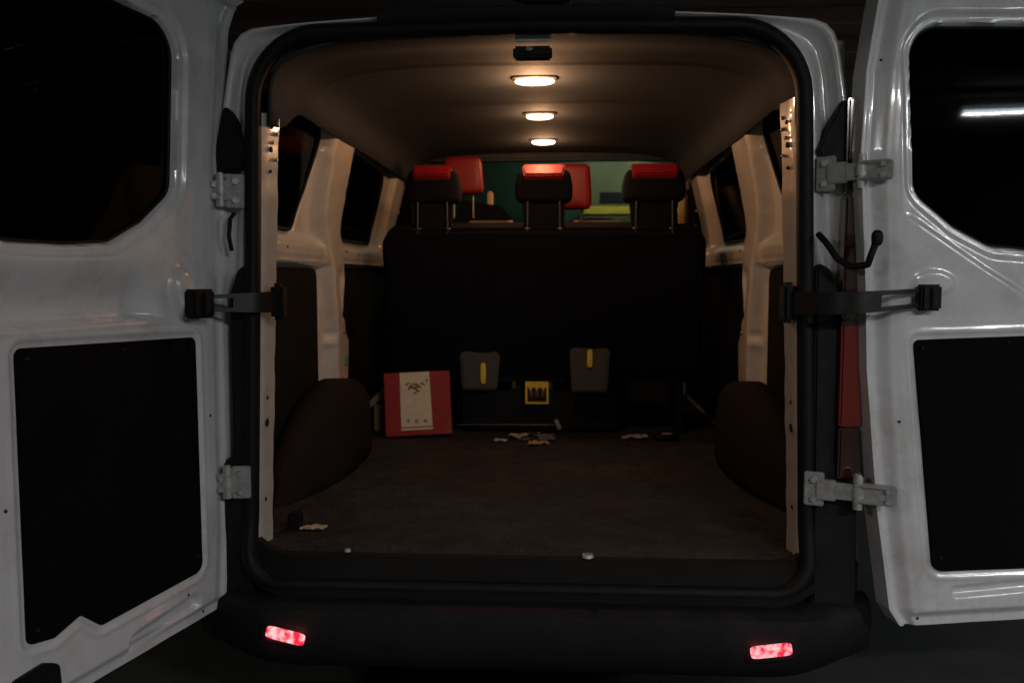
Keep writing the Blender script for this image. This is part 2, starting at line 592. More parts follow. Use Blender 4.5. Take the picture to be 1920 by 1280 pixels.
# --- rubber seal
seal_path = offset(OPENR, -0.018)
sp = np.c_[seal_path[:, 0], np.zeros(NO), seal_path[:, 1]]
bot = np.clip((0.72 - sp[:, 2]) / 0.15, 0, 1)
sp[:, 1] = -0.03 * bot
sweep("door_seal", sp, [(-0.021, 0.016), (-0.022, -0.004), (-0.012, -0.018), (0, -0.023), (0.012, -0.018), (0.0195, -0.004), (0.018, 0.016)],
      M["rubber"], van)

# --- black header strip above the opening, brake light
pts = []
for s_ in np.linspace(-1, 1, 25):
    x = 0.385 * s_
    pts.append((x - 0.01, 0.0, 2.062 + 0.010 * (1 - s_ * s_)))
sweep("header_strip", pts, [(-0.024, 0.03), (-0.024, -0.012), (-0.010, -0.03), (0.014, -0.034), (0.020, -0.02), (0.016, 0.03)],
      M["rubber"], van, closed=False)
cushion("brake_light", (0.035, 0.02, 2.122), (0.16, 0.09, 0.056), M["taildark"], van, e=0.6)

# --- jambs: painted side returns inside the seal
def jamb_x(z):
    return float(np.interp(z, [0.60, 0.70, 0.83, 1.70, 1.90], [0.742, 0.746, 0.740, 0.708, 0.698]))
for sx in (-1, 1):
    rows = np.linspace(0.595, 1.855 if sx > 0 else 1.83, 60)
    prof = [(0.03, 0.004), (0.0, 0.012), (0.0, 0.055), (0.004, 0.062), (0.004, 0.100), (0.010, 0.112), (0.06, 0.114), (0.06, 0.020)]
    V, F = [], []
    for z in rows:
        wob = 0.0012 * math.sin(z * 23) + 0.0008 * math.sin(z * 61 + 1)
        for dx, y in prof:
            sl = -0.006 - 0.22 * y if sx > 0 else 0.022 - 0.25 * y
            V.append((sx * (jamb_x(z) + dx + sl + (wob if dx < 0.02 else 0)), y, z))
    k = len(prof)
    for i in range(len(rows) - 1):
        for q in range(k):
            r = (q + 1) % k
            F.append((i * k + q, i * k + r, (i + 1) * k + r, (i + 1) * k + q))
    F += [tuple(range(k)), tuple(range((len(rows) - 1) * k, len(rows) * k))]
    jb = mesh("door_jamb", V, F, M["paint_in"], van, smooth=True, autosmooth=40)
    for z, r in ((0.98, 0.013), (1.74, 0.008), (1.80, 0.006), (1.68, 0.005), (1.05, 0.005), (0.76, 0.006)):
        x = jamb_x(z) + (-0.006 - 0.0132 if sx > 0 else 0.022 - 0.015)
        v, f = cylv((sx * (x + 0.01), 0.06, z), (sx * (x - 0.0025), 0.06, z), r, r * 0.9, 14)
        mesh("hole_disc", v, f, M["hole"], jb, smooth=True, autosmooth=40)  # dark disc paints the shade inside an open hole
    for z, y in ((1.82, 0.035), (1.815, 0.085), (1.80, 0.04), (1.785, 0.088), (1.76, 0.07), (1.715, 0.09)):
        x = jamb_x(z) + (-0.006 - 0.22 * y if sx > 0 else 0.022 - 0.25 * y)
        cushion("screw_head", (sx * (x + 0.001), y, z), (0.008, 0.011, 0.011), M["metal"], jb, e=1.0, n=6)

# --- floor, sill, bumper
nx, ny = 120, 150
U, W_ = np.meshgrid(np.linspace(-0.87, 0.87, nx), np.linspace(-0.005, 3.1, ny), indexing='ij')
Hf = 0.0015 * np.sin(U * 9 + 2) * np.sin(W_ * 6) + 0.001 * np.sin(W_ * 37 + 3 * np.sin(U * 4))
for _ in range(26):
    a, b_, r, h_ = random.uniform(-0.7, 0.7), random.uniform(0.0, 1.7), random.uniform(0.03, 0.14), random.uniform(-0.003, 0.004)
    Hf += h_ * np.exp(-((U - a) ** 2 + (W_ - b_) ** 2) / r ** 2)
edge_drop = -0.02 * (1 - ss((W_ + 0.005) / 0.05))
fl = slab("floor_mat", U, W_, Hf + edge_drop, np.ones((nx - 1, ny - 1), bool),
          lambda u, v, h: np.stack([u, v, 0.631 + h], -1), -0.035, M["mat_floor"], van)
# scuff stain on the mat: thin dried patch
a = [(-0.075 + 0.075 * math.cos(t) * (1 + 0.25 * math.sin(3 * t)), 0.55 + 0.08 * math.sin(t) * (1 + 0.3 * math.cos(2 * t)))
     for t in np.linspace(0, 2 * math.pi, 24, endpoint=False)]

xs = np.linspace(-0.762, 0.762, 40)
sill_prof = [(0.045, 0.600), (0.02, 0.624), (-0.004, 0.622), (-0.014, 0.610), (-0.024, 0.590), (-0.030, 0.572), (-0.034, 0.568), (-0.040, 0.550),
             (-0.052, 0.541), (-0.054, 0.520), (-0.02, 0.50), (0.05, 0.50)]
V, F = [], []
for x in xs:
    c_ = max(0, (abs(x) - 0.66) / 0.10)
    for y, z in sill_prof:
        V.append((x, y + 0.02 * c_ ** 2, z + 0.035 * c_ ** 2))
k = len(sill_prof)
for i in range(len(xs) - 1):
    for q in range(k):
        r = (q + 1) % k
        F.append((i * k + q, i * k + r, (i + 1) * k + r, (i + 1) * k + q))
F += [tuple(range(k)), tuple(range((len(xs) - 1) * k, len(xs) * k))]
mesh("sill_plate", V, F, M["sill"], van, smooth=True, autosmooth=30)

bp = []
for t in np.linspace(-1, 1, 61):
    x = 0.93 * t
    back = max(0, abs(x) - 0.70)
    y = -0.005 + 0.9 * back ** 1.5 * 1.2
    bp.append((x, y))
bprof = [(0.05, 0.505), (-0.045, 0.522), (-0.075, 0.512), (-0.093, 0.498), (-0.099, 0.475), (-0.101, 0.42), (-0.098, 0.385), (-0.085, 0.355),
         (-0.06, 0.335), (0.02, 0.32), (0.05, 0.34)]
V, F = [], []
for x, y0 in bp:
    cx_ = ss(np.array([(abs(x) - 0.62) / 0.28]))[0]
    for y, z in bprof:
        zz = z
        if z < 0.46:
            zz = z + 0.03 * cx_
        V.append((x, y + y0, zz))
k = len(bprof)
for i in range(len(bp) - 1):
    for q in range(k):
        r = (q + 1) % k
        F.append((i * k + q, i * k + r, (i + 1) * k + r, (i + 1) * k + q))
F += [tuple(range(k)), tuple(range((len(bp) - 1) * k, len(bp) * k))]
bmp = mesh("rear_bumper", V, F, M["plastic"], van, smooth=True, autosmooth=35)
bmp["label"] = "dark textured plastic bumper with step"
# bumper corners rising beside the opening
for sx in (-1, 1):
    poly = rpoly([(0.762, 0.50, 0.0), (0.752, 1.43, 0.01), (0.79, 1.41, 0.03), (0.812, 1.34, 0.04), (0.814, 0.90, 0.01), (0.874, 0.86, 0.02), (0.877, 0.50, 0)], 5)
    prism("corner_cladding", poly, lambda a, b, h, sx=sx: (sx * a, h, b), -0.012, 0.06, M["plastic"], van, bev=0.006)
# lit lamps low in the bumper
for sx in (-1, 1):
    c = np.array([-0.645 if sx < 0 else 0.635, -0.1035, 0.434 if sx < 0 else 0.426])
    sl = math.radians(-13 if sx < 0 else 8)
    ax = [(math.cos(sl), 0, math.sin(sl)), (0, 1, 0), (-math.sin(sl), 0, math.cos(sl))]
    hs = cushion("lamp_housing", c + np.array([0, 0.006, -0.004]), (0.150, 0.020, 0.062), M["rubber"], van, ax=ax, e=0.45, n=12)
    nb = 24
    cushion("lens", c + np.array([0, -0.002, 0]), (0.108, 0.014, 0.034), M["fog"], hs, ax=ax, e=0.35, n=12)
    ld = bpy.data.lights.new("lamp_glow", 'AREA'); ld.shape = 'RECTANGLE'; ld.size = 0.1; ld.size_y = 0.03
    ld.energy = 0.05; ld.color = (1, 0.1, 0.12)
    lo = bpy.data.objects.new("lamp_glow", ld); lo.location = c + np.array([0, -0.014, 0]) ; lo.rotation_euler = (math.pi / 2, 0, 0)
    lo.parent = van
    col.objects.link(lo)

# --- tail lights: tall columns on the corners
for sx in (-1, 1):
    fnt = lambda a, b, h, sx=sx: (sx * a, h, b)
    hs = prism("tail_light", rpoly([(0.748, 1.715, 0.008), (0.815, 1.865, 0.01), (0.845, 1.72, 0.01), (0.842, 1.665, 0.01), (0.775, 1.675, 0.01)], 3),
               fnt, -0.012, 0.05, M["rubber"], van, bev=0.005)
    for (z0, z1, mm) in ((1.60, 1.845, "taildark"), (1.28, 1.60, "taildark"), (1.00, 1.275, "tail"), (0.86, 0.995, "taildark")):
        xa = 0.816 if sx > 0 else 0.842
        poly = rpoly([(xa, z0, 0.006), (xa, z1, 0.006), (0.868 if z1 < 1.7 else 0.846, z1, 0.01), (0.876, z0, 0.01)], 4)
        prism("lens", poly, fnt, -0.030 if sx > 0 else 0.075, 0.10 if sx > 0 else 0.15, M[mm], hs, bev=0.006)

# --- hinges
def hinge(body, door, z, h, label=None):
    body = np.array(body, float); door = np.array(door, float)
    d = door - body
    L = np.linalg.norm(d); d /= L
    up = np.array([0, 0, 1.0]); nrm = np.cross(d, up)
    parts = [boxv(body + up * z, (0.05, 0.012, h * 1.05), [d, nrm, up]), boxv(body + d * 0.03 + up * z, (0.05, 0.022, h * 0.62), [d, nrm, up])]
    kn = body + d * L * 0.55
    parts.append(boxv(body + d * L * 0.30 + up * z, (L * 0.5, 0.016, h * 0.5), [d, nrm, up]))
    parts.append(boxv(kn * 0.5 + door * 0.5 + up * z, (L * 0.5, 0.014, h * 0.55), [d, nrm, up]))
    for s_ in (-1, 1):
        parts.append(boxv(body * 0.25 + door * 0.75 + up * (z + s_ * h * 0.24), (L * 0.5, 0.03, 0.009), [d, nrm, up]))
    v, f = join(parts)
    o = mesh("hinge", v, f, M["hingepaint"], van)
    bevel(o, 0.003)
    v, f = join([cylv(kn + up * (z - h * 0.5), kn + up * (z + h * 0.5), 0.0125, n=14),
                 cylv(kn + up * (z + h * 0.5), kn + up * (z + h * 0.56), 0.009, n=14),
                 cylv(kn + up * (z - h * 0.15), kn + up * (z + h * 0.15), 0.0165, n=14)])
    mesh("hinge_pin", v, f, M["zinc"], o, smooth=True, autosmooth=40)
    for s_ in (-1, 1):
        p = body + up * (z + s_ * h * 0.3) - nrm * 0.0 
        v, f = cylv(p - nrm * 0.006, p - nrm * 0.014 if nrm[1] > 0 else p + nrm * 0.014, 0.009, n=6)
        mesh("bolt", v, f, M["zinc"], o)
        p2 = door - d * 0.015 + up * (z + s_ * h * 0.16)
        v, f = cylv(p2 - nrm * 0.016, p2 + nrm * 0.016, 0.007, n=6)
        mesh("bolt", v, f, M["zinc"], o)
    return o
hinge((0.770, -0.010, 0), (0.900, -0.105, 0), 1.655, 0.085)
hinge((0.755, -0.030, 0), (0.935, -0.105, 0), 0.835, 0.085)
hinge((-0.790, -0.012, 0), (-0.853, -0.040, 0), 1.62, 0.085)
hinge((-0.785, -0.030, 0), (-0.850, -0.045, 0), 0.83, 0.085)

# ------------------------------------------------------------------ rear doors
WIN = rpoly([(0.100, 2.008, 0.075), (0.128, 1.605, 0.06), (0.235, 1.525, 0.05), (0.34, 1.475, 0.08), (0.47, 1.465, 0.3), (0.705, 1.470, 0.09), (0.690, 2.030, 0.09)], 8)
TRIM_L = rpoly([(0.098, 1.236, 0.02), (0.094, 0.612, 0.03), (0.454, 0.603, 0.02), (0.512, 0.650, 0.015), (0.585, 0.628, 0.02), (0.655, 0.640, 0.02), (0.655, 1.250, 0.02)], 6)
TRIM_R = rpoly([(0.098, 1.232, 0.02), (0.094, 0.622, 0.03), (0.655, 0.615, 0.03), (0.655, 1.245, 0.02)], 6)

def make_door(side):
    if side < 0:
        Hh = np.array([-0.837, -0.03, 0]); D = np.array([-0.239, -0.971, 0]); N = np.array([0.971, -0.239, 0])
        e_z = [0.44, 0.473, 0.70, 1.13, 1.42, 1.70, 1.90, 2.06, 2.12, 2.17, 2.26]
        e_u = [0.010, -0.010, -0.030, -0.034, -0.036, -0.040, -0.066, -0.085, -0.115, -0.19, -0.30]
        warp = lambda v: np.where(v > 1.25, 0.028 * ss((v - 1.25) / 0.2), 0.0)
        trim, top, wname = TRIM_L, 2.17, "L"
    else:
        Hh = np.array([0.86, -0.09, 0]); D = np.array([0.981, 0.196, 0]); N = np.array([0.196, -0.981, 0])
        e_z = [0.44, 0.473, 0.52, 0.80, 1.15, 1.39, 1.55, 1.706, 1.90, 2.06, 2.17, 2.26]
        e_u = [0.138, 0.130, 0.098, 0.052, 0.014, 0.002, -0.010, -0.020, -0.012, 0.012, 0.035, 0.08]
        warp = lambda v: 0.105 * np.clip((1.42 - v) / 0.79, 0, 1.25)
        trim, top, wname = TRIM_R, 2.17, "R"
    def P(u, v, h):
        u = np.asarray(u, float); v = np.asarray(v, float); h = np.asarray(h, float)
        return Hh + u[..., None] * D + h[..., None] * N + v[..., None] * np.array([0, 0, 1.0])
    v0, v1 = 0.473, top
    nu, nv = 150, 310
    S, Vv = np.meshgrid(np.linspace(0, 1, nu) ** 1.12, np.linspace(v0, v1, nv), indexing='ij')
    eL = np.interp(Vv, e_z, e_u)
    eR = 0.79 + 0 * Vv
    # local (unwarped) coordinates
    Uw = eL + S * (eR - eL + warp(Vv) * 0.7)
    Ul = Uw - warp(Vv)
    e = Uw - eL
    b = Vv - v0
    H = -0.034 + 0.010 * (1 - ss(e / 0.016)) + 0.034 * ss((e - 0.026) / 0.036)
    H = np.where(e < 0.022, -0.034 + 0.012 * (1 - ss((e - 0.008) / 0.014)), H)
    round_in = 0.010 * (1 - ss((e - 0.05) / 0.09))
    H = H - round_in * ss((e - 0.026) / 0.036) + 0.006 * np.exp(-((e - 0.088) / 0.022) ** 2)
    if side < 0:
        H = H * 0.30
    bb = -0.026 * (1 - ss((b - 0.020) / 0.032))
    H = np.minimum(H, bb + 0.004)
    tt = (v1 - Vv)
    H = np.minimum(H, -0.03 * (1 - ss((tt - 0.02) / 0.04)) + 0.004)
    f_ = (eR + warp(Vv) * 0.7 - Uw)
    H = np.minimum(H, -0.03 * (1 - ss((f_ - 0.02) / 0.04)) + 0.004)
    dw = sdf(WIN, Ul, Vv)
    H -= 0.010 * (1 - ss((dw - 0.026) / 0.014))
    H -= 0.040 * (1 - ss((dw - 0.000) / 0.012))
    dt = sdf(trim, Ul, Vv)
    H -= 0.004 * (1 - ss((dt - 0.004) / 0.012))
    H += 0.003 * np.exp(-((dt - 0.018) / 0.006) ** 2) * (dt > 0)
    if side < 0:
        f1 = ss((Vv - 1.283) / 0.016) * (1 - ss((Vv - 1.315) / 0.115))
        f2 = ss((Ul - 0.20) / 0.10)
        H -= 0.042 * f1 * f2
        H += 0.004 * np.exp(-((Vv - 1.280) / 0.008) ** 2) * f2
        H += 0.024 * (1 - ss((np.hypot((Ul - 0.135) / 0.9, (Vv - 1.348) / 1.3) - 0.035) / 0.022))
        # slot recess low on the door
        ax_, ay_, bx_, by_ = 0.13, 0.535, 0.34, 0.520
        dn = 0.022
        dep = 0.018
    else:
        line = (Vv - (1.552 - (Ul - 0.10) * 0.62))
        H += 0.007 * ss(-line / 0.016) * (Vv > 1.29) * (1 - ss((1.36 - Vv) / 0.07)) * ss((Ul - 0.085) / 0.04)
        H += 0.010 * (1 - ss((np.hypot((Ul - 0.165) / 1.5, (Vv - 1.375) / 0.8) - 0.030) / 0.014)) * 0.5
        ax_, ay_, bx_, by_ = 0.16, 0.565, 0.50, 0.578
        dn = 0.014
        dep = 0.014
    ex, ey = bx_ - ax_, by_ - ay_
    t = np.clip(((Ul - ax_) * ex + (Vv - ay_) * ey) / (ex * ex + ey * ey), 0, 1)
    dd = np.hypot(Ul - ax_ - t * ex, Vv - ay_ - t * ey)
    H -= dep * (1 - ss((dd - dn * 0.4) / (dn * 0.9)))
    H += 0.0006 * np.sin(Ul * 31 + 2 * np.sin(Vv * 9)) * np.sin(Vv * 17)
    face_d = 0.25 * (dw[:-1, :-1] + dw[1:, :-1] + dw[:-1, 1:] + dw[1:, 1:])
    mask = face_d > -0.018
    skin = slab("rear_door", Uw, Vv, H, mask, P, -0.085, M["paint"], van)
    if side < 0:
        skin["label"] = "left rear door standing open toward the viewer"
    else:
        skin["label"] = "right rear door folded flat beside the opening"
    def pf(a, b_, h):
        return P(a + float(warp(np.array(b_))), b_, h)
    pane = prism("window_pane", offset(WIN, 0.010), pf, -0.034, -0.039, M["doorglass"], skin)
    prism("trim_panel", offset(trim, -0.002), pf, 0.0025, -0.006, M["board"], skin, bev=0.0018)
    path3 = np.array([pf(a, b_, -0.031) for a, b_ in offset(resample(WIN, 160), 0.0045)])
    sweep("window_gasket", path3, circ(0.0055, 8), M["rubber"], skin, up=tuple(N))
    # trim clips
    for (a, b_) in ((0.63, 0.665), (0.12, 0.66), (0.12, 1.21), (0.36, 1.222), (0.63, 1.225)):
        cushion("trim_clip", pf(a, b_, 0.0035), (0.012, 0.012, 0.012), M["rubber"], skin, e=1.0, n=6)
    # small drain holes and screws
    for (a, b_, r) in (((0.070, 0.490, 0.004), (0.155, 0.568, 0.0035), (0.69, 0.93, 0.004), (0.045, 1.02, 0.004)) if side < 0 else
                       ((0.055, 0.492, 0.004), (0.030, 1.93, 0.003), (0.045, 1.02, 0.004))):
        k_ = np.argmin((Ul - a) ** 2 + (Vv - b_) ** 2)
        hs_ = float(H.ravel()[k_])
        v, f = cylv(pf(a, b_, hs_ - 0.01), pf(a, b_, hs_ + 0.0012), r, n=10)
        mesh("drain_plug", v, f, M["hole"], skin)
    if side < 0:
        # black lock cover near the lower rear corner
        poly = rpoly([(0.575, 0.474, 0.004), (0.582, 0.575, 0.02), (0.62, 0.592, 0.02), (0.70, 0.585, 0.02), (0.72, 0.474, 0.004)], 5)
        prism("lock_cover", poly, pf, -0.02, 0.012, M["rubber"], skin, bev=0.003)
    return skin, P, pf, Hh, D, N

doorL, PL, pfL, HL, DL, NL = make_door(-1)
doorR, PR, pfR, HR, DR, NR = make_door(1)

# --- check straps
def strap(path, hgt, slot, clasp_c, clasp_ax, clasp_s, name="door_strap"):
    """ribbon along path; slot=(i0,i1) indices where the middle of the ribbon is open"""
    P = np.array(path, float)
    n = len(P)
    V, F = [], []
    th = 0.006
    rows = [(-0.5, -0.27), (-0.27, 0.27), (0.27, 0.5)]
    up = np.array([0, 0, 1.0])
    grid = []
    for i in range(n):
        t = P[min(i + 1, n - 1)] - P[max(i - 1, 0)]
        t /= np.linalg.norm(t)
        s_ = np.cross(t, up)
        tap = 1.0 - 0.25 * i / n
        for zc in (-0.5, -0.27, 0.27, 0.5):
            for sd in (-1, 1):
                V.append(P[i] + up * zc * hgt * tap + s_ * sd * th / 2)
    def vid(i, r, sd): return i * 8 + r * 2 + (1 if sd > 0 else 0)
    solid = [[not (r == 1 and slot[0] <= i < slot[1]) for r in range(3)] for i in range(n - 1)]
    for i in range(n - 1):
        for r in range(3):
            if not solid[i][r]: continue
            F.append((vid(i, r, 1), vid(i + 1, r, 1), vid(i + 1, r + 1, 1), vid(i, r + 1, 1)))
            F.append((vid(i, r + 1, -1), vid(i + 1, r + 1, -1), vid(i + 1, r, -1), vid(i, r, -1)))
            if r == 0 or not solid[i][r - 1]:
                F.append((vid(i, r, -1), vid(i + 1, r, -1), vid(i + 1, r, 1), vid(i, r, 1)))
            if r == 2 or not solid[i][r + 1]:
                F.append((vid(i, r + 1, 1), vid(i + 1, r + 1, 1), vid(i + 1, r + 1, -1), vid(i, r + 1, -1)))
            if i == 0 or not solid[i - 1][r]:
                F.append((vid(i, r, 1), vid(i, r + 1, 1), vid(i, r + 1, -1), vid(i, r, -1)))
            if i == n - 2 or not solid[i + 1][r]:
                F.append((vid(i + 1, r, -1), vid(i + 1, r + 1, -1), vid(i + 1, r + 1, 1), vid(i + 1, r, 1)))
    o = mesh(name, V, F, M["strap"], van)
    bevel(o, 0.0015, 2, 50)
    box("clasp", clasp_c, clasp_s, M["rubber"], o, ax=clasp_ax, bev=0.006)
    box("clasp_lip", np.array(clasp_c) + clasp_ax[1] * (-clasp_s[1] / 2 - 0.003), (clasp_s[0] * 0.22, 0.008, clasp_s[2] * 0.8), M["rubber"], o, ax=clasp_ax, bev=0.003)
    # anchor foot with flared base at the jamb
    p0 = P[0]
    box("anchor_foot", p0, (0.035, 0.05, hgt * 1.75), M["rubber"], o, bev=0.010)
    return o
M["strap"] = mat("black_strap_plastic", (0.008, 0.008, 0.009), rough=0.35, noise=0.2, nscale=30, bump=0.05, bscale=200)

zc = 1.335
cR = PR(np.array(0.148), np.array(zc + 0.003), np.array(0.022))
pts = []
A0 = np.array([0.690, 0.03, 1.322]); A3 = cR - DR * 0.02
A1 = np.array([0.74, -0.19, 1.322]); A2 = np.array([0.86, -0.17, 1.330])
for t in np.linspace(0, 1, 33):
    pts.append((1 - t) ** 3 * A0 + 3 * (1 - t) ** 2 * t * A1 + 3 * (1 - t) * t * t * A2 + t ** 3 * A3)
strap(pts, 0.062, (22, 31), cR, [DR, -NR, np.array([0, 0, 1.0])], (0.056, 0.034, 0.066))
cL = PL(np.array(0.128), np.array(1.322), np.array(0.038))
A0 = np.array([-0.690, 0.03, 1.322]); A3 = cL - DL * 0.02
A1 = np.array([-0.715, -0.10, 1.322]); A2 = np.array([-0.76, -0.06, 1.322])
pts = [(1 - t) ** 3 * A0 + 3 * (1 - t) ** 2 * t * A1 + 3 * (1 - t) * t * t * A2 + t ** 3 * A3 for t in np.linspace(0, 1, 33)]
strap(pts, 0.058, (22, 31), cL, [DL, -NL, np.array([0, 0, 1.0])], (0.085, 0.034, 0.074))

# --- wiring grommet between body and right door
pts = []
for x, y, z in ((0.752, -0.02, 1.50), (0.765, -0.05, 1.475), (0.785, -0.075, 1.435), (0.812, -0.10, 1.415), (0.845, -0.12, 1.420), (0.848, -0.128, 1.440),
                (0.856, -0.13, 1.465), (0.860, -0.13, 1.490)):
    pts.append((x, y, z))
pp = np.array(pts)
tt = np.linspace(0, len(pp) - 1, 60)
pp = np.c_[[np.interp(tt, range(len(pp)), pp[:, i]) for i in range(3)]].T
V, F = [], []
prof = circ(1.0, 12)
g = sweep("wiring_grommet", pp, [(a * 0.0085, b_ * 0.0085) for a, b_ in prof], M["rubber"], van, closed=False)
cushion("boot", (0.861, -0.133, 1.485), (0.027, 0.026, 0.04), M["rubber"], g, e=0.8, n=10)
# small cable loop on the left body side
pp = np.array([(-0.80, -0.02, 1.46), (-0.803, -0.03, 1.50), (-0.798, -0.03, 1.545), (-0.79, -0.02, 1.56)])
sweep("wiring_grommet", pp, circ(0.006, 8), M["rubber"], van, closed=False)

# ------------------------------------------------------------------ interior
# --- headliner
ny_, nth = 90, 49
V, F = [], []
ysL = np.r_[np.linspace(0.02, 0.7, 34), np.linspace(0.72, 2.72, 80)]
seams = (0.66, 1.30, 2.44)
def liner_section(y):
    s_ = float(ss(np.array([(y - 0.04) / 0.48]))[0])
    hw = 0.70 * (1 - s_) + 0.752 * s_
    top = 2.020 * (1 - s_) + 2.092 * s_
    edge = 1.80 * (1 - s_) + 1.912 * s_
    step = 0
    for q in seams:
        step += -0.005 * math.exp(-((y - q) / 0.012) ** 2)
    return hw, top, edge, step
for y in ysL:
    hw, top, edge, step = liner_section(y)
    for i in range(nth):
        t = math.pi * i / (nth - 1)
        cx_ = math.cos(t); sz = math.sin(t)
        ex_ = 0.42
        x = hw * math.copysign(abs(cx_) ** ex_, cx_)
        z = edge + (top - edge) * (sz ** 0.42) + 0.012 * (1 - (x / hw) ** 2) + step + 0.0015 * math.sin(7 * x + 5 * y)
        V.append((x, y, z))
for i in range(len(ysL) - 1):
    for j in range(nth - 1):
        F.append((i * nth + j, i * nth + j + 1, (i + 1) * nth + j + 1, (i + 1) * nth + j))
hl = mesh("headliner", V, F, M["liner"], van, smooth=True)
md = hl.modifiers.new("thick", 'SOLIDIFY'); md.thickness = 0.006; md.offset = 1

# --- roof skin above the headliner
V, F = [], []
ysR = np.linspace(0.06, 3.0, 30)
for y in ysR:
    fr = 0.0 if y < 2.6 else (y - 2.6) * 0.12
    fr += 0.090 * (1 - min(1, (y - 0.06) / 0.50))
    hw_ = 0.83 + 0.035 * min(1, (y - 0.06) / 0.45)
    for i in range(31):
        t = math.pi * i / 30
        x = hw_ * math.copysign(abs(math.cos(t)) ** 0.45, math.cos(t))
        z = 1.80 + (0.345 - fr) * (math.sin(t) ** 0.45)
        V.append((x, y, z))
for i in range(len(ysR) - 1):
    for j in range(30):
        F.append((i * 31 + j, i * 31 + j + 1, (i + 1) * 31 + j + 1, (i + 1) * 31 + j))
rs = mesh("roof", V, F, M["paint"], van, smooth=True)
md = rs.modifiers.new("thick", 'SOLIDIFY'); md.thickness = 0.003; md.offset = 1
# closing lip between rear frame and roof skin / headliner
for sx in (-1, 1):
    pass

# --- latch catch in the middle of the header
lc = box("latch_catch", (0.008, 0.075, 1.992), (0.105, 0.05, 0.030), M["rubber"], van, bev=0.006)
box("keeper", (0.0, 0.045, 1.996), (0.020, 0.02, 0.012), M["metal"], lc, bev=0.003)
box("backing_plate", (0.010, 0.034, 2.024), (0.094, 0.006, 0.026), M["zinc"], van, bev=0.002)

# --- dome lamps
for (y, wd) in ((0.85, 0.150), (1.53, 0.125), (2.25, 0.128)):
    x = -0.012
    dl = cushion("dome_lamp", (x, y, 2.104), (wd + 0.02, 0.084, 0.018), M["bezel"], van, e=0.4, n=10)
    cushion("lens", (x, y, 2.090), (wd * 0.95, 0.060, 0.026), M["dome"], dl, e=0.9, n=12)
    ld = bpy.data.lights.new("dome_glow", 'POINT')
    ld.energy = {0.85: 9.5, 1.53: 4.8, 2.25: 3.8}[y]
    ld.shadow_soft_size = 0.03
    ld.color = (1.0, 0.52, 0.25)
    lo = bpy.data.objects.new("dome_glow", ld)
    lo.location = (x, y, 2.045)
    lo.parent = van
    col.objects.link(lo)

